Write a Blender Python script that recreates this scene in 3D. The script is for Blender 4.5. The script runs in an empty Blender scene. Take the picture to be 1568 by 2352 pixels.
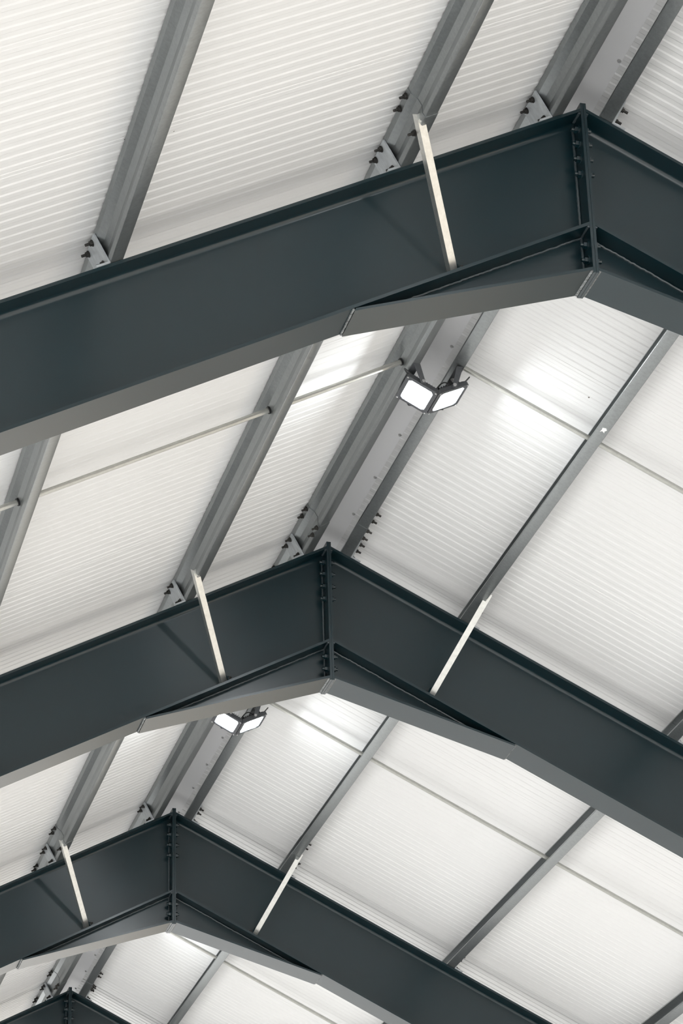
import bpy, bmesh, math, random
from mathutils import Vector, Matrix
random.seed(7)
scn = bpy.context.scene
col = scn.collection
R = math.radians

# ------------------------------------------------------------------ camera, world, exposure
ZR = 8.08                                   # height of the rafter tops at the ridge above the floor
cam_d = bpy.data.cameras.new('camera')
cam = bpy.data.objects.new('camera', cam_d); col.objects.link(cam)
cam.location = (-3.47790, -8.74742, ZR - 6.48036)
cam.rotation_euler = (2.03621998, 0.02691365, -0.25653413)
cam_d.sensor_fit = 'HORIZONTAL'; cam_d.sensor_width = 36.0
cam_d.lens = 6231.61 / 1568 * 36.0
cam_d.clip_end = 500
scn.camera = cam

world = bpy.data.worlds.new('overcast_sky'); scn.world = world
world.use_nodes = True
bg = world.node_tree.nodes['Background']
bg.inputs['Color'].default_value = (0.985, 0.99, 1.0, 1)
bg.inputs['Strength'].default_value = 2.35
LAMP = 78.0                                 # radiance of the floodlight lenses

scn.view_settings.view_transform = 'Standard'
scn.view_settings.look = 'None'
scn.view_settings.gamma = 1.0
scn.view_settings.use_curve_mapping = False
scn.view_settings.exposure = 0.75

# ------------------------------------------------------------------ measures (metres)
TH = R(27.3311); S_, C_ = math.sin(TH), math.cos(TH); TAN = math.tan(TH)
BAY = 4.2                                   # frame spacing along the ridge
FW, FD, TF, TW = 0.2035, 0.504, 0.0135, 0.010   # rafter: flange width, depth, flange and web thickness
HL, HZ = 1.006, 0.782                       # haunch: length, depth below the ridge
HALF = 6.2                                  # half span
H_SHEET = 0.1494                             # sheeting above the rafter tops
FRAMES = [0, 1, 2, 3]

def P(side, u, y, h):
    """point u down the slope from the ridge, y along the ridge, h square to the slope above the rafter top"""
    return (side * (u * C_ + h * S_), y, ZR - u * S_ + h * C_)

# ------------------------------------------------------------------ materials
def nt(name):
    m = bpy.data.materials.new(name); m.use_nodes = True
    return m, m.node_tree.nodes, m.node_tree.links, m.node_tree.nodes['Principled BSDF']

def mat_simple(name, rgb, rough=0.5, metal=0.0, spec=0.5, var=0.0, scale=40.0, bump=0.0, rvar=0.0, stretch=None):
    m, n, l, b = nt(name)
    b.inputs['Base Color'].default_value = (*rgb, 1)
    b.inputs['Roughness'].default_value = rough
    b.inputs['Metallic'].default_value = metal
    b.inputs['Specular IOR Level'].default_value = spec
    if var or bump or rvar:
        tc = n.new('ShaderNodeTexCoord'); mp = n.new('ShaderNodeMapping')
        if stretch: mp.inputs['Scale'].default_value = stretch
        l.new(tc.outputs['Object'], mp.inputs['Vector'])
        nz = n.new('ShaderNodeTexNoise'); nz.inputs['Scale'].default_value = scale
        nz.inputs['Detail'].default_value = 6; nz.inputs['Roughness'].default_value = 0.65
        l.new(mp.outputs['Vector'], nz.inputs['Vector'])
        if var:
            mx = n.new('ShaderNodeMix'); mx.data_type = 'RGBA'
            mx.inputs['A'].default_value = (*[c * (1 - var) for c in rgb], 1)
            mx.inputs['B'].default_value = (*[min(1, c * (1 + var)) for c in rgb], 1)
            cr = n.new('ShaderNodeMapRange'); cr.inputs['From Min'].default_value = 0.3; cr.inputs['From Max'].default_value = 0.7
            l.new(nz.outputs['Fac'], cr.inputs['Value']); l.new(cr.outputs['Result'], mx.inputs['Factor'])
            l.new(mx.outputs['Result'], b.inputs['Base Color'])
        if rvar:
            mr = n.new('ShaderNodeMapRange')
            mr.inputs['From Min'].default_value = 0.3; mr.inputs['From Max'].default_value = 0.7
            mr.inputs['To Min'].default_value = rough - rvar; mr.inputs['To Max'].default_value = rough + rvar
            l.new(nz.outputs['Fac'], mr.inputs['Value']); l.new(mr.outputs['Result'], b.inputs['Roughness'])
        if bump:
            bp = n.new('ShaderNodeBump'); bp.inputs['Strength'].default_value = bump; bp.inputs['Distance'].default_value = 0.001
            l.new(nz.outputs['Fac'], bp.inputs['Height']); l.new(bp.outputs['Normal'], b.inputs['Normal'])
    return m

M_PAINT = mat_simple('slate_grey_paint', (0.0025, 0.016, 0.0215), 0.29, 0, 0.66, 0.06, 8)
M_WELD = mat_simple('painted_weld', (0.050, 0.066, 0.074), 0.35, 0, 0.6, 0.25, 120, 0.6)
M_BARE = mat_simple('primed_weld', (0.17, 0.18, 0.18), 0.5, 0.2, 0.5, 0.9, 90, 0.4)
M_GALV = mat_simple('galvanised_steel', (0.28, 0.297, 0.30), 0.36, 0.8, 0.5, 0.12, 60, 0.05, 0.06)
M_BRACE = mat_simple('galvanised_angle', (0.72, 0.72, 0.69), 0.32, 0.9, 0.5, 0.10, 45, 0.05, 0.05)
M_CLEAT = mat_simple('hot_dip_galvanised_plate', (0.48, 0.51, 0.53), 0.40, 0.3, 0.5, 0.20, 18, 0.05, 0.08, (1, 3, 1))
M_BOLT = mat_simple('weathered_bolt', (0.045, 0.043, 0.040), 0.5, 0.5, 0.5, 0.3, 200)
M_ROD = mat_simple('zinc_tube', (0.50, 0.50, 0.47), 0.33, 0.55, 0.5, 0.08, 50)
M_RUBBER = mat_simple('black_washer', (0.012, 0.012, 0.013), 0.5)
M_HOUSING = mat_simple('dark_grey_die_cast', (0.085, 0.09, 0.098), 0.45, 0.2, 0.5, 0.1, 80)
M_CABLE = mat_simple('grey_cable', (0.05, 0.052, 0.055), 0.5)
M_SCREW = mat_simple('screw_head', (0.50, 0.50, 0.50), 0.4, 0.2)
M_WHITE = mat_simple('white_paint', (0.85, 0.85, 0.85), 0.5)
M_FLOOR = mat_simple('pale_concrete', (0.68, 0.67, 0.65), 0.85, 0, 0.3, 0.12, 0.6)

M_YARD = mat_simple('warm_bounce_ground', (0.385, 0.34, 0.28), 0.9, 0, 0.3, 0.25, 4)  # tan stands in for sunlit ground, giving the left slope warm bounce

def sheet_material(name, rgb, rough):
    """white coated sheet with a few small specks of dirt"""
    m, n, l, b = nt(name)
    b.inputs['Roughness'].default_value = rough
    b.inputs['Specular IOR Level'].default_value = 0.5
    ge = n.new('ShaderNodeNewGeometry')
    big = n.new('ShaderNodeTexNoise'); big.inputs['Scale'].default_value = 0.8; big.inputs['Detail'].default_value = 4
    l.new(ge.outputs['Position'], big.inputs['Vector'])
    base = n.new('ShaderNodeMix'); base.data_type = 'RGBA'
    base.inputs['A'].default_value = (*[c * 0.96 for c in rgb], 1); base.inputs['B'].default_value = (*rgb, 1)
    l.new(big.outputs['Fac'], base.inputs['Factor'])
    vo = n.new('ShaderNodeTexVoronoi'); vo.inputs['Scale'].default_value = 5.5
    wob = n.new('ShaderNodeTexNoise'); wob.inputs['Scale'].default_value = 60
    l.new(ge.outputs['Position'], wob.inputs['Vector'])
    ad = n.new('ShaderNodeVectorMath'); ad.operation = 'MULTIPLY_ADD'
    ad.inputs[1].default_value = (0.02, 0.02, 0.02)
    l.new(wob.outputs['Color'], ad.inputs[0]); l.new(ge.outputs['Position'], ad.inputs[2])
    l.new(ad.outputs['Vector'], vo.inputs['Vector'])
    sep = n.new('ShaderNodeSeparateColor'); l.new(vo.outputs['Color'], sep.inputs['Color'])
    rad = n.new('ShaderNodeMapRange')                       # radius of the speck, most cells have none
    rad.inputs['From Min'].default_value = 0.72; rad.inputs['From Max'].default_value = 1.0
    rad.inputs['To Min'].default_value = 0.0; rad.inputs['To Max'].default_value = 0.030
    l.new(sep.outputs['Red'], rad.inputs['Value'])
    lt = n.new('ShaderNodeMath'); lt.operation = 'LESS_THAN'
    l.new(vo.outputs['Distance'], lt.inputs[0]); l.new(rad.outputs['Result'], lt.inputs[1])
    sp = n.new('ShaderNodeMix'); sp.data_type = 'RGBA'
    sp.inputs['B'].default_value = (0.10, 0.085, 0.07, 1)
    l.new(base.outputs['Result'], sp.inputs['A']); l.new(lt.outputs['Value'], sp.inputs['Factor'])
    l.new(sp.outputs['Result'], b.inputs['Base Color'])
    return m
M_SHEET = sheet_material('white_coated_sheet', (0.815, 0.816, 0.812), 0.45)
M_FLASH = sheet_material('white_flashing', (0.90, 0.905, 0.92), 0.45)

M_LENS, _n, _l, _b = nt('lit_led_panel')
_b.inputs['Base Color'].default_value = (0.8, 0.8, 0.8, 1)
_b.inputs['Emission Color'].default_value = (0.94, 0.98, 1.0, 1)
_b.inputs['Emission Strength'].default_value = LAMP

# ------------------------------------------------------------------ builders
class MB:
    """collects shapes; build() links them as one mesh object"""
    def __init__(self): self.v = []; self.f = []
    def add(self, vs, fs):
        o = len(self.v); self.v += [tuple(q) for q in vs]; self.f += [tuple(i + o for i in q) for q in fs]
        return self
    def hexa(self, c8):
        return self.add(c8, [(0, 1, 2, 3), (7, 6, 5, 4), (0, 4, 5, 1), (1, 5, 6, 2), (2, 6, 7, 3), (3, 7, 4, 0)])
    def box(self, a, b):
        (x0, y0, z0), (x1, y1, z1) = a, b
        return self.hexa([(x0, y0, z0), (x1, y0, z0), (x1, y1, z0), (x0, y1, z0), (x0, y0, z1), (x1, y0, z1), (x1, y1, z1), (x0, y1, z1)])
    def slab(self, side, u0, u1, y0, y1, h0, h1):
        return self.hexa([P(side, u0, y0, h0), P(side, u1, y0, h0), P(side, u1, y1, h0), P(side, u0, y1, h0),
                          P(side, u0, y0, h1), P(side, u1, y0, h1), P(side, u1, y1, h1), P(side, u0, y1, h1)])
    def loft(self, ringa, ringb, cap=True):
        n = len(ringa); fs = [(i, (i + 1) % n, n + (i + 1) % n, n + i) for i in range(n)]
        if cap: fs += [tuple(range(n))[::-1], tuple(range(n, 2 * n))]
        return self.add(list(ringa) + list(ringb), fs)
    def cyl(self, a, b, r, n=12, r2=None, cap=True, rot=0.0):
        a, b = Vector(a), Vector(b); d = (b - a).normalized()
        x = d.orthogonal().normalized(); y = d.cross(x)
        r2 = r if r2 is None else r2
        ring = lambda c, q: [c + q * (math.cos(rot + 2 * math.pi * i / n) * x + math.sin(rot + 2 * math.pi * i / n) * y) for i in range(n)]
        return self.loft(ring(a, r), ring(b, r2), cap)
    def tube(self, pts, r, n=8):
        pts = [Vector(q) for q in pts]; rings = []; x = None
        for i, q in enumerate(pts):
            d = (pts[min(i + 1, len(pts) - 1)] - pts[max(i - 1, 0)]).normalized()
            x = d.orthogonal().normalized() if x is None else (x - d * x.dot(d)).normalized()
            y = d.cross(x)
            rings.append([q + r * (math.cos(2 * math.pi * k / n) * x + math.sin(2 * math.pi * k / n) * y) for k in range(n)])
        o = len(self.v)
        for g in rings: self.v += [tuple(q) for q in g]
        for i in range(len(rings) - 1):
            for k in range(n):
                self.f.append((o + i * n + k, o + i * n + (k + 1) % n, o + (i + 1) * n + (k + 1) % n, o + (i + 1) * n + k))
        self.f += [tuple(o + k for k in range(n))[::-1], tuple(o + (len(rings) - 1) * n + k for k in range(n))]
        return self
    def mesh(self, name, mat, smooth=False, ang=32):
        me = bpy.data.meshes.new(name); me.from_pydata(self.v, [], self.f); me.validate()
        bm = bmesh.new(); bm.from_mesh(me); bmesh.ops.recalc_face_normals(bm, faces=bm.faces); bm.to_mesh(me); bm.free()
        me.materials.append(mat)
        if smooth:
            me.shade_smooth(); me.set_sharp_from_angle(angle=R(ang))
        return me
    def build(self, name, mat, parent=None, smooth=False, ang=32):
        return link(name, self.mesh(name, mat, smooth, ang), parent)

def world_of(o):
    m = o.matrix_parent_inverse @ o.matrix_basis
    return world_of(o.parent) @ m if o.parent is not None else o.matrix_basis.copy()
def link(name, me, parent=None):
    o = bpy.data.objects.new(name, me); col.objects.link(o)
    if parent is not None:
        o.parent = parent
        o.matrix_parent_inverse = world_of(parent).inverted()
    return o
def empty(name, loc):
    o = bpy.data.objects.new(name, None); col.objects.link(o); o.location = loc; o.empty_display_size = 0.2
    return o
def tag(o, label=None, cat=None, group=None, kind=None):
    for k, v in (('label', label), ('category', cat), ('group', group), ('kind', kind)):
        if v: o[k] = v
    return o

def nut_and_shank(a, d, r=0.0105, t=0.010, shank=0.018, rs=0.006):
    """hexagon nut on a threaded end, from point a along d"""
    a = Vector(a); d = Vector(d).normalized()
    m = MB(); m.cyl(a, a + d * 0.003, r * 1.35, 12); m.cyl(a + d * 0.003, a + d * (0.003 + t), r, 6)
    m.cyl(a + d * (0.003 + t), a + d * (0.003 + t + shank), rs, 8)
    return m

# ------------------------------------------------------------------ setting: floor, roof sheeting, ridge flashing
fl = MB().box((-60, -60, -0.15), (7.4, 70, 0)).build('floor', M_FLOOR)
yd = MB().box((7.4, -60, -0.15), (60, 70, -0.01)).build('bounce_yard', M_YARD)  # unseen ground, added with its own colour to warm and dim the bounce light
tag(yd, 'unseen yard outside the right eaves, tan to warm the bounce light', kind='structure')
tag(fl, 'pale concrete floor far below the roof', kind='structure')

Y0, Y1 = -20.0, 32.0
PITCH = 0.0635; NR = 13; PW = PITCH * NR
U_END = 7.15
def panel_mesh(side):
    rise, fac = 0.0032, 0.0080
    flat = (PITCH - 2 * fac) / 2
    prof = [(0.0, 0.0)]
    y = 0.0
    for k in range(NR):
        prof += [(y + flat * 0.5, 0.0), (y + flat * 0.5 + fac, -rise), (y + flat * 1.5 + fac, -rise), (y + flat * 1.5 + 2 * fac, 0.0)]
        y += PITCH
    # lap at the side of the sheet: a small step that shows as an extra pair of lines
    prof += [(y - 0.006, 0.0), (y - 0.003, -0.0019), (y + 0.016, -0.0019), (y + 0.018, 0.0008)]
    m = MB(); n = len(prof); t = 0.0009
    lo0 = [P(side, 0.012, q[0], H_SHEET + 0.0036 + q[1]) for q in prof]; lo1 = [P(side, U_END, q[0], H_SHEET + 0.0036 + q[1]) for q in prof]
    hi0 = [P(side, 0.012, q[0], H_SHEET + 0.0046 + q[1]) for q in prof]; hi1 = [P(side, U_END, q[0], H_SHEET + 0.0046 + q[1]) for q in prof]
    m.loft(lo0 + hi0[::-1], lo1 + hi1[::-1], cap=False)
    return m.mesh('roof_panel', M_SHEET)
ceiling = empty('ceiling', (0, 5, ZR))
tag(ceiling, 'white ribbed sheeting of the pitched roof above the steel frames', kind='structure')
for side in (-1, 1):
    me = panel_mesh(side)
    k0 = math.floor((Y0 + 0.732) / PW)
    y = -0.732 + k0 * PW
    while y < Y1:
        o = link('roof_panel', me, ceiling); o.location = Vector((0, y, 0))
        y += PW

fm = MB()
for side in (-1, 1):
    fm.hexa([P(side, 0.044, Y0, 0.1445), P(side, -0.1445 * TAN, Y0, 0.1445), P(side, -0.1445 * TAN, Y1, 0.1445), P(side, 0.044, Y1, 0.1445),
             P(side, 0.044, Y0, 0.1455), P(side, -0.1455 * TAN, Y0, 0.1455), P(side, -0.1455 * TAN, Y1, 0.1455), P(side, 0.044, Y1, 0.1455)])
trim = fm.build('trim_1', M_FLASH)
tag(trim, 'smooth white ridge flashing strip with a row of screws', kind='structure')
sm = MB(); sm.cyl((0, 0, 0), (0, 0, -0.0022), 0.0095, 14); sm.cyl((0, 0, -0.0022), (0, 0, -0.0075), 0.0062, 6)
screw_me = sm.mesh('screw', M_SCREW)
ys = []
y = -0.294
while y < 13.0:
    ys.append(y); y += 0.482 if len(ys) % 3 else 0.44
for y in ys:
    for side in (1,):
        o = link('screw', screw_me, trim)
        o.matrix_parent_inverse = Matrix.Identity(4)
        o.location = P(side, 0.0345, y, 0.1445); o.rotation_euler = (0, side * TH, 0)

# ------------------------------------------------------------------ steel portal frames
def i_section(w, d, tf, tw, r):
    """outline (y, h) of an I section with root fillets, top at h = 0"""
    pts = [(-w / 2, 0), (w / 2, 0), (w / 2, -tf)]
    def fil(cy, ch, a0, a1):
        return [(cy + r * math.cos(R(a0 + (a1 - a0) * i / 5)), ch + r * math.sin(R(a0 + (a1 - a0) * i / 5))) for i in range(6)]
    pts += fil(tw / 2 + r, -tf - r, 90, 180)
    pts += fil(tw / 2 + r, -d + tf + r, 180, 270)
    pts += [(w / 2, -d + tf), (w / 2, -d), (-w / 2, -d), (-w / 2, -d + tf)]
    pts += fil(-tw / 2 - r, -d + tf + r, 270, 360)
    pts += fil(-tw / 2 - r, -tf - r, 0, 90)
    pts += [(-w / 2, -tf)]
    return pts
SEC = i_section(FW, FD, TF, TW, 0.021)
PT = 0.0122                                  # end plate thickness
ordinal = ['nearest', 'second nearest', 'third nearest', 'farthest']
def rafter_mesh(side):
    m = MB()
    ring = lambda X: [P(side, (X - h * S_) / C_, y, h) for y, h in SEC]
    m.loft(ring(PT + 0.0005), ring(HALF))
    return m.mesh('rafter', M_PAINT, smooth=True)
ZE = -TAN * HL - (FD + TF * 0.9) / C_        # haunch toe, underside
def zbot(X): return -HZ + (ZE + HZ) * X / HL  # underside of haunch flange
HA = math.atan2(-(ZE + HZ), HL)
def haunch_mesh(side):
    """web of the haunch, a tapering triangle under the rafter"""
    m = MB(); tv = TF / math.cos(HA)
    xs = (PT + 0.0005, HL - 0.015)
    zt = lambda X: -TAN * X - (FD - 0.001) / C_
    c8 = []
    for y in (-TW / 2, TW / 2):
        c8 += [(side * xs[0], y, ZR + zbot(xs[0]) + tv - 0.002), (side * xs[1], y, ZR + zbot(xs[1]) + tv * 0.6), (side * xs[1], y, ZR + zt(xs[1])), (side * xs[0], y, ZR + zt(xs[0]))]
    m.hexa(c8); return m.mesh('haunch', M_PAINT)
def haunch_flange_mesh(side):
    m = MB(); tv = TF / math.cos(HA); w = FW / 2
    c8 = []
    for y in (-w, w):
        c8 += [(side * (PT + 0.0005), y, ZR + zbot(PT)), (side * HL, y, ZR + ZE), (side * (HL - TF * math.sin(HA)), y, ZR + ZE + TF * math.cos(HA)), (side * (PT + 0.0005), y, ZR + zbot(PT) + tv)]
    m.hexa(c8); return m.mesh('haunch_flange', M_PAINT)
def wavy_bead(a, b, r, step=0.012, j=0.35):
    a, b = Vector(a), Vector(b); n = max(2, int((b - a).length / step)); pts = []
    for i in range(n + 1):
        q = a.lerp(b, i / n)
        pts.append(q + Vector((0, random.uniform(-j, j) * r, random.uniform(-j, j) * r)))
    return MB().tube(pts, r, 6)
def weld_meshes(side):
    zt = lambda X: -TAN * X - FD / C_
    return [wavy_bead((side * PT * 1.5, -TW / 2 - 0.002, ZR + zt(PT * 1.5) - 0.003), (side * (HL - 0.16), -TW / 2 - 0.002, ZR + zt(HL - 0.16) - 0.003), 0.0055).mesh('weld_bead', M_WELD, True),
            wavy_bead((side * (PT + 0.004), -TW / 2 - 0.003, ZR - 0.05), (side * (PT + 0.004), -TW / 2 - 0.003, ZR + zbot(0) + 0.02), 0.006).mesh('weld_bead', M_WELD, True),
            wavy_bead((side * (PT + 0.004), -FW / 2 + 0.004, ZR - TAN * PT - TF / C_ - 0.004), (side * (PT + 0.004), -TW / 2 - 0.02, ZR - TAN * PT - TF / C_ - 0.004), 0.007).mesh('weld_bead', M_WELD, True),
            wavy_bead((side * (PT + 0.004), -FW / 2 + 0.002, ZR + zt(PT) - 0.004), (side * (PT + 0.004), -TW / 2 - 0.004, ZR + zt(PT) - 0.004), 0.006).mesh('weld_bead', M_WELD, True)]
def under_weld(side):
    return MB().hexa([(side * (PT + 0.0005), -FW / 2 + 0.002, ZR + zbot(PT)), (side * (PT + 0.010), -FW / 2 + 0.002, ZR + zbot(PT + 0.010) - 0.0002), (side * (PT + 0.010), FW / 2 - 0.002, ZR + zbot(PT + 0.010) - 0.0002), (side * (PT + 0.0005), FW / 2 - 0.002, ZR + zbot(PT)),
                      (side * (PT + 0.0005), -FW / 2 + 0.002, ZR + zbot(PT) - 0.007), (side * (PT + 0.0055), -FW / 2 + 0.002, ZR + zbot(PT) - 0.005), (side * (PT + 0.0055), FW / 2 - 0.002, ZR + zbot(PT) - 0.005), (side * (PT + 0.0005), FW / 2 - 0.002, ZR + zbot(PT) - 0.007)]).mesh('weld_bead', M_BARE)
def toe_weld(side):
    b0 = -TAN * HL - FD / C_
    return wavy_bead((side * (HL + 0.004), -FW / 2 + 0.004, ZR + b0 - TAN * 0.004 - 0.004), (side * (HL + 0.004), FW / 2 - 0.004, ZR + b0 - TAN * 0.004 - 0.004), 0.0055).mesh('weld_bead', M_BARE, True)
def plate_mesh(side):
    m = MB(); x0, x1 = sorted((side * 0.0006, side * PT)); z0, z1 = ZR - 0.797, ZR + 0.021
    m.box((x0, -FW / 2, z0), (x1, FW / 2, z1)); return m.mesh('end_plate', M_PAINT)
def column_mesh(side):
    m = MB(); X = side * (HALF - FD / 2); zt = ZR - TAN * HALF + 0.1
    for dx in (-FD / 2 + TF / 2, FD / 2 - TF / 2): m.box((X + dx - TF / 2, -FW / 2, 0), (X + dx + TF / 2, FW / 2, zt - 0.2))
    m.box((X - FD / 2 + TF, -TW / 2, 0), (X + FD / 2 - TF, TW / 2, zt - 0.2))
    return m.mesh('column', M_PAINT)
raf = {s: rafter_mesh(s) for s in (-1, 1)}; hau = {s: haunch_mesh(s) for s in (-1, 1)}; haf = {s: haunch_flange_mesh(s) for s in (-1, 1)}
pla = {s: plate_mesh(s) for s in (-1, 1)}; clm = {s: column_mesh(s) for s in (-1, 1)}; wel = {s: weld_meshes(s) for s in (-1, 1)}
uwe = {s: under_weld(s) for s in (-1, 1)}; twe = {s: toe_weld(s) for s in (-1, 1)}
BZ = (-0.084, -0.153, -0.227, -0.301, -0.643, -0.715)
def apex_bolt(side):
    m = MB(); m.cyl((0, 0, 0), (side * 0.004, 0, 0), 0.020, 14); m.cyl((side * 0.004, 0, 0), (side * 0.018, 0, 0), 0.0155, 6)
    m.cyl((side * 0.018, 0, 0), (side * 0.030, 0, 0), 0.009, 10)
    return m.mesh('bolt', M_PAINT)
abolt = {s: apex_bolt(s) for s in (-1, 1)}
def put(name, me, parent, loc):
    """a part whose mesh is modelled about its own origin, placed in world coordinates"""
    o = link(name, me, parent); o.location = loc
    return o
for n in FRAMES:
    Y = n * BAY
    e = empty('portal_frame', (0, 0, 0)); e.location = (0, Y, 0)
    tag(e, 'dark slate steel portal frame with haunched apex, %s of the four' % ordinal[n], 'frame', 'steel portal frames under the roof')
    def part(name, me, parent):
        o = bpy.data.objects.new(name, me); col.objects.link(o); o.parent = parent
        return o
    for s in (-1, 1):
        part('rafter', raf[s], e)
        h = part('haunch', hau[s], e); part('haunch_flange', haf[s], h); part('weld_bead', wel[s][0], h); part('weld_bead', twe[s], h)
        p = part('end_plate', pla[s], e)
        for w in wel[s][1:]: part('weld_bead', w, p)
        part('weld_bead', uwe[s], p)
        for z in BZ:
            for y in (-0.055, 0.055):
                b = part('bolt', abolt[s], p); b.location = (s * PT, y, ZR + z)
        part('column', clm[s], e)

# ------------------------------------------------------------------ purlins with sleeves, cleats and bolts
def arc(c, r, a0, a1, n=3): return [(c[0] + r * math.cos(R(a0 + (a1 - a0) * i / n)), c[1] + r * math.sin(R(a0 + (a1 - a0) * i / n))) for i in range(n + 1)]
def sigma_profile(off=0.0, t=0.0022):
    """closed outline (a, h): a = distance up-slope from the outer web face"""
    r = 0.004
    b = 0.0026
    cl = [(0.058, b + 0.015)] + arc((0.058 - r, b + r), r, 0, -90) + arc((r, b + r), r, 270, 180) + \
         [(0.0, 0.025), (0.0142, 0.0555), (0.0142, 0.0905), (0.0, 0.122)] + arc((r, 0.147 - r), r, 180, 90) + arc((0.058 - r, 0.147 - r), r, 90, 0) + [(0.058, 0.131)]
    def offset(d):
        out = []
        for i, q in enumerate(cl):
            a = cl[max(i - 1, 0)]; b = cl[min(i + 1, len(cl) - 1)]
            d1 = Vector((q[0] - a[0], q[1] - a[1])); d2 = Vector((b[0] - q[0], b[1] - q[1]))
            if d1.length < 1e-9: d1 = d2
            if d2.length < 1e-9: d2 = d1
            d1.normalize(); d2.normalize(); n1 = Vector((-d1.y, d1.x)); n2 = Vector((-d2.y, d2.x))
            nn = (n1 + n2).normalized(); k = 1 / max(0.5, nn.dot(n1))
            out.append((q[0] + nn.x * d * k, q[1] + nn.y * d * k))
        return out
    return offset(off) + offset(off - t)[::-1]        # positive offsets lie outside the section
PROF = sigma_profile(0.0)
UW = {-1: [0.155, 0.895, 2.206, 3.506], 1: [0.135, 0.880, 2.183, 3.480]}   # outer web face of each purlin
YA, YB = -4.6, 17.0
def sleeve_at(i, n): return (i + n) % 2 == 1      # sleeves alternate from frame to frame
ranks = ['first', 'second', 'third', 'fourth']
def extrude_profile(prof, side, uw, y0, y1, cap=True):
    m = MB(); ra = [P(side, uw - a, y0, h) for a, h in prof]; rb = [P(side, uw - a, y1, h) for a, h in prof]
    n = len(prof); half = n // 2
    fs = [(i, (i + 1) % n, n + (i + 1) % n, n + i) for i in range(n)]
    for k in (0, n):                              # caps as a strip of quads along the thin wall
        fs += [(k + i, k + i + 1, k + n - 2 - i, k + n - 1 - i) for i in range(half - 1)]
    return m.add(ra + rb, fs)
def bolt_parts(parent, side, uw, spots, du=0.0):
    d = Vector(P(side, 1, 0, 0)) - Vector(P(side, 0, 0, 0))
    for y, h in spots:
        nut_and_shank(P(side, uw + du, y, h), d).build('bolt', M_BOLT, parent)
for side in (-1, 1):
    for i, uw in enumerate(UW[side]):
        sl = 'left' if side < 0 else 'right'
        e = empty('purlin', P(side, uw, 0, 0))
        tag(e, 'galvanised steel purlin on the %s slope, %s from the ridge' % (sl, ranks[i]), 'purlin', 'galvanised purlins under the roof sheets')
        # straight lengths that butt inside the sleeves
        joints = [YA] + [n * BAY for n in range(-1, 4) if sleeve_at(i, n) and n * BAY > YA] + [YB]
        for a, b in zip(joints[:-1], joints[1:]):
            if b - a > 0.6: extrude_profile(PROF, side, uw, a + 0.002, b - 0.002).build('rail', M_GALV, e, True, 16)
        for n in FRAMES:
            Y = n * BAY
            off = 0.0
            if sleeve_at(i, n):
                off = 0.0026
                s = extrude_profile(sigma_profile(0.0024), side, uw, Y - 0.452, Y + 0.452).build('sleeve', M_GALV, e, True, 16)
                bolt_parts(s, side, uw + off, [(Y + q, h) for q in (-0.415, -0.328, 0.328, 0.415) for h in (0.134, 0.014) if not (i == 1 and q == -0.415 and h < 0.1)])   # the fly brace covers that one
            c = MB(); c.slab(side, uw + 0.001 + off, uw + 0.009 + off, Y - 0.107, Y + 0.045, 0.001, 0.138)
            c.slab(side, uw + 0.009 + off, uw + 0.060, Y - 0.107, Y + 0.045, 0.0005, 0.0085)
            c = c.build('cleat', M_CLEAT, e)
            bolt_parts(c, side, uw + 0.009 + off, [(Y + q, h) for q in (-0.062, 0.018) for h in (0.124, 0.026)])

        if side == 1 and i == 1:                  # a splash of white paint on the flange near the tie rod
            m = MB(); ctr = (0.855, 1.86)
            pts = [(-0.012, -0.016), (0.004, -0.026), (0.013, -0.012), (0.006, 0.004), (0.010, 0.018), (-0.004, 0.010), (-0.012, 0.024), (-0.010, 0.002)]
            m.loft([P(side, ctr[0] + a, ctr[1] + b, 0.0021) for a, b in pts], [P(side, ctr[0] + a, ctr[1] + b, 0.0028) for a, b in pts])
            m.build('paint_splash', M_WHITE, e)

# ------------------------------------------------------------------ tie rods between the purlins at mid bay
bays = ['nearest bay', 'middle bay', 'far bay']
for k in range(3):
    y = 2.08 + BAY * k
    for side in (-1, 1):
        for i in range(3):
            ua, ub = UW[side][i] - 0.0142 + 0.0025, UW[side][i + 1] - 0.0142 - 0.0005
            h = 0.073
            e = empty('tie_rod', P(side, ua, y, h))
            tag(e, 'zinc tie rod joining %s and %s purlins, %s slope, %s' % (ranks[i], ranks[i + 1], 'left' if side < 0 else 'right', bays[k]), 'tie rod', 'tie rods between the purlins')
            MB().cyl(P(side, ua, y, h), P(side, ub, y, h), 0.0128, 16).build('tube', M_ROD, e, True)
            MB().cyl(P(side, ub - 0.006, y, h), P(side, ub, y, h), 0.0185, 16).build('washer', M_RUBBER, e, True)
            MB().cyl(P(side, ua, y, h), P(side, ua + 0.006, y, h), 0.0185, 16).build('washer', M_RUBBER, e, True)

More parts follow.
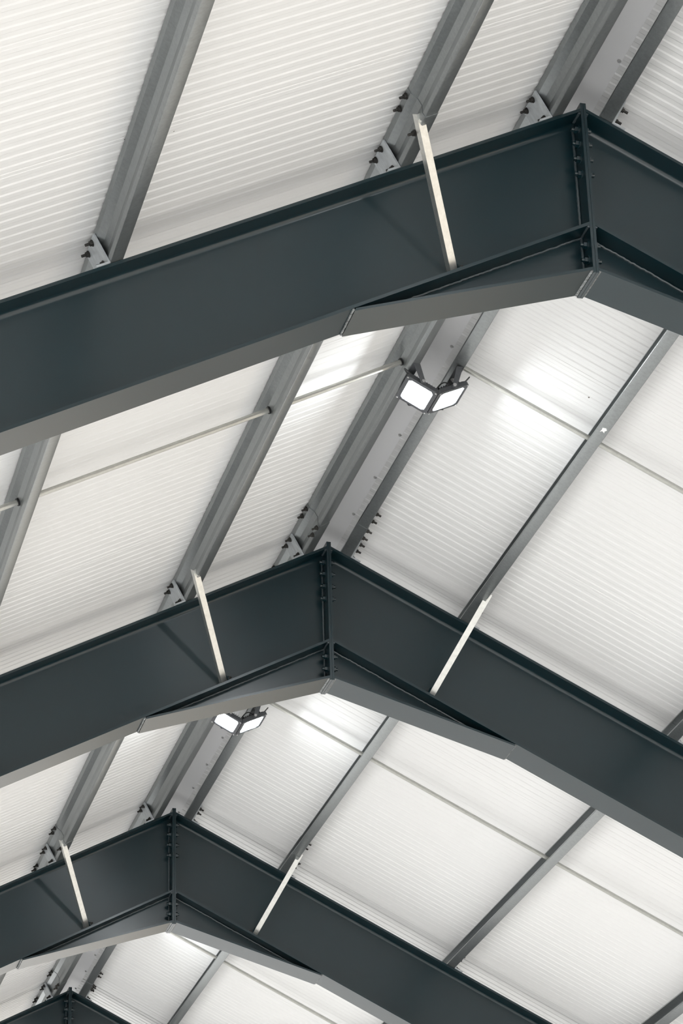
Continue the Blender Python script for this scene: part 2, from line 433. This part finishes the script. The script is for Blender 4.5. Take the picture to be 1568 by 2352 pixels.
# ------------------------------------------------------------------ fly braces from rafter foot to second purlin
for n in FRAMES:
    Y = n * BAY
    for side in (-1, 1):
        us = 0.0 if side < 0 else -0.012
        A = Vector(P(side, 0.906 + us, Y - 0.425, 0.040)); B = Vector(P(side, 0.906 + us, Y - 0.030, -0.480))
        e = empty('fly_brace', B)
        tag(e, 'pale galvanised angle brace on the %s rafter of the %s frame' % ('left' if side < 0 else 'right', ordinal[n]), 'brace', 'fly braces from rafters to purlins')
        d = (B - A).normalized()
        eu = (Vector(P(side, 1, 0, 0)) - Vector(P(side, 0, 0, 0)))      # down the slope
        back = d.cross(eu)
        if back.y < 0: back = -back
        back.normalize()
        t = 0.0032; L = 0.032
        def q(p, a, b): return p - eu * a + back * b
        m = MB()
        prof = [(0, 0), (L, 0), (L, t), (t, t), (t, L), (0, L)]
        m.loft([q(A, *k) for k in prof], [q(B, *k) for k in prof])
        bar = m.build('angle_bar', M_BRACE, e)
        # gusset: a small painted plate standing on the rafter's bottom flange against the web
        ug = 0.866 + us
        hb = -FD + TF
        g = MB()
        pr = [(Y - 0.004, hb), (Y - 0.068, hb), (Y - 0.060, hb + 0.022), (Y - 0.022, hb + 0.075), (Y - 0.004, hb + 0.075)]
        g.loft([P(side, ug, a, b) for a, b in pr], [P(side, ug + 0.007, a, b) for a, b in pr])
        g.build('gusset', M_PAINT, e)
        nut_and_shank(P(side, ug, Y - 0.030, hb + 0.030), -eu, 0.011, 0.01, 0.012).build('bolt', M_BOLT, e)
        nut_and_shank(A - eu * 0.016 + d * 0.03 - back * 0.0005, -back, 0.009, 0.007, 0.006).build('bolt', M_BRACE, e)

# ------------------------------------------------------------------ floodlights in pairs at mid bay
def floodlight(Yc, side, label):
    """flood lamp whose face slopes towards its own side; hung on a yoke from the ridge purlin"""
    W_, L_ = 0.170, 0.212
    a = R(29.0 if side < 0 else 25.0)
    inner_x = 0.004
    ez = Vector((side * math.cos(a), 0, math.sin(a)))           # from the shared valley outwards and up
    nrm = Vector((side * math.sin(a), 0, -math.cos(a)))         # the way it shines
    o = Vector((side * inner_x, Yc, ZR - 0.192))                # inner edge of the face, middle
    e = empty('floodlight', o + ez * W_ / 2)
    tag(e, label, 'floodlight', 'pairs of floodlights along the ridge')
    def f(s, y, d): return o + ez * s + Vector((0, y, 0)) + nrm * d
    ch = 0.012                                                  # corner chamfer
    def rect(m_, d, c_):
        s0, s1, y0, y1 = m_, W_ - m_, -L_ / 2 + m_, L_ / 2 - m_
        return [f(s0 + c_, y0, d), f(s1 - c_, y0, d), f(s1, y0 + c_, d), f(s1, y1 - c_, d), f(s1 - c_, y1, d), f(s0 + c_, y1, d), f(s0, y1 - c_, d), f(s0, y0 + c_, d)]
    hb = MB()
    rings = [rect(0.012, -0.030, ch), rect(0.0, -0.022, ch), rect(0.0, -0.002, ch), rect(0.003, 0.0, ch), rect(0.019, 0.0, ch), rect(0.023, -0.005, ch)]
    k0 = len(hb.v)
    for g in rings: hb.v += [tuple(q) for q in g]
    for i in range(len(rings) - 1):
        for j in range(8): hb.f.append((i * 8 + j, i * 8 + (j + 1) % 8, (i + 1) * 8 + (j + 1) % 8, (i + 1) * 8 + j))
    hb.f.append(tuple(range(8)))
    ho = hb.build('housing', M_HOUSING, e)
    fins = MB()
    for i in range(9):
        s = 0.03 + i * (W_ - 0.06) / 8
        c8 = [f(s - 0.0012, -L_ / 2 + 0.025, -0.029), f(s + 0.0012, -L_ / 2 + 0.025, -0.029), f(s + 0.0012, L_ / 2 - 0.025, -0.029), f(s - 0.0012, L_ / 2 - 0.025, -0.029),
              f(s - 0.0012, -L_ / 2 + 0.03, -0.046), f(s + 0.0012, -L_ / 2 + 0.03, -0.046), f(s + 0.0012, L_ / 2 - 0.03, -0.046), f(s - 0.0012, L_ / 2 - 0.03, -0.046)]
        fins.hexa(c8)
    fins.build('heat_sink', M_HOUSING, ho)
    lens = MB(); lens.loft(rect(0.0222, -0.0062, ch), rect(0.0222, -0.0052, ch)); lens.build('lens', M_LENS, e)
    for s in (0.008, W_ - 0.008):
        for y in (-L_ / 2 + 0.008, L_ / 2 - 0.008):
            MB().cyl(f(s, y, 0), f(s, y, 0.003), 0.0045, 8).build('corner_screw', M_SCREW, ho)
    # yoke: arms at both ends of the housing, joined by a strap under the purlin flange
    yk = MB(); uw = UW[side][0]
    top = Vector(P(side, uw - 0.022, 0, -0.004)); piv = f(W_ * 0.53, 0, -0.016) - Vector((0, Yc, 0))
    wv = Vector((0.012, 0, 0))
    ya, yb = Yc - L_ / 2 - 0.008, Yc + L_ / 2 + 0.008
    ty0, ty1 = Yc - L_ / 2 - 0.045, Yc + L_ / 2 + 0.005
    for yy, ty in ((ya, ty0), (yb, ty1)):
        c8 = []
        for dy in (-0.002, 0.002):
            c8 += [(top.x - 0.016, ty + dy, top.z), (top.x + 0.016, ty + dy, top.z), (piv.x + 0.011, yy + dy, piv.z - 0.012), (piv.x - 0.011, yy + dy, piv.z - 0.012)]
        yk.hexa(c8)
    yk.hexa([(top.x - 0.016, ty0, top.z - 0.003), (top.x + 0.016, ty0, top.z - 0.003), (top.x + 0.016, ty1, top.z - 0.003), (top.x - 0.016, ty1, top.z - 0.003),
             (top.x - 0.016, ty0, top.z), (top.x + 0.016, ty0, top.z), (top.x + 0.016, ty1, top.z), (top.x - 0.016, ty1, top.z)])
    yo = yk.build('yoke', M_HOUSING, e)
    for yy, sg in ((ya, -1), (yb, 1)):
        MB().cyl((piv.x, yy + sg * 0.002, piv.z), (piv.x, yy + sg * 0.009, piv.z), 0.0085, 10).build('pivot_bolt', M_SCREW, yo)
    nut_and_shank((top.x, Yc - 0.03, top.z - 0.003), (0, 0, -1), 0.008, 0.006, 0.008, 0.004).build('bolt', M_SCREW, yo)
    # supply cable looping out of the back of the housing
    s0 = W_ - 0.012
    pts = []
    c0 = f(s0, -L_ / 2 + 0.035, -0.024)
    for i in range(13):
        t = i / 12
        pts.append(c0 + Vector((side * 0.028 * math.sin(math.pi * t), -0.03 * t, 0.035 * math.sin(math.pi * t) - 0.004 * t)))
    MB().tube(pts, 0.0035, 8).build('cable', M_CABLE, e, True)
    if side < 0:                                   # lead hanging across to the neighbouring lamp
        a0, b0 = f(0.02, -L_ / 2 + 0.06, -0.03), Vector((0.085, Yc - L_ / 2 + 0.05, ZR - 0.120))
        pts = [a0.lerp(b0, t / 10) + Vector((0, -0.012 * math.sin(math.pi * t / 10), 0.035 * math.sin(math.pi * t / 10))) for t in range(11)]
        MB().tube(pts, 0.0032, 8).build('cable', M_CABLE, e, True)
    return e
for k, y in ((-1, 2.125 - BAY), (0, 2.125), (1, 2.125 + BAY), (2, 2.125 + 2 * BAY)):
    where = {-1: 'before the nearest frame', 0: 'between the nearest and second frames', 1: 'between the second and third frames', 2: 'between the third and farthest frames'}[k]
    for side in (-1, 1):
        floodlight(y, side, 'lit square LED floodlight facing the %s slope, %s' % ('left' if side < 0 else 'right', where))
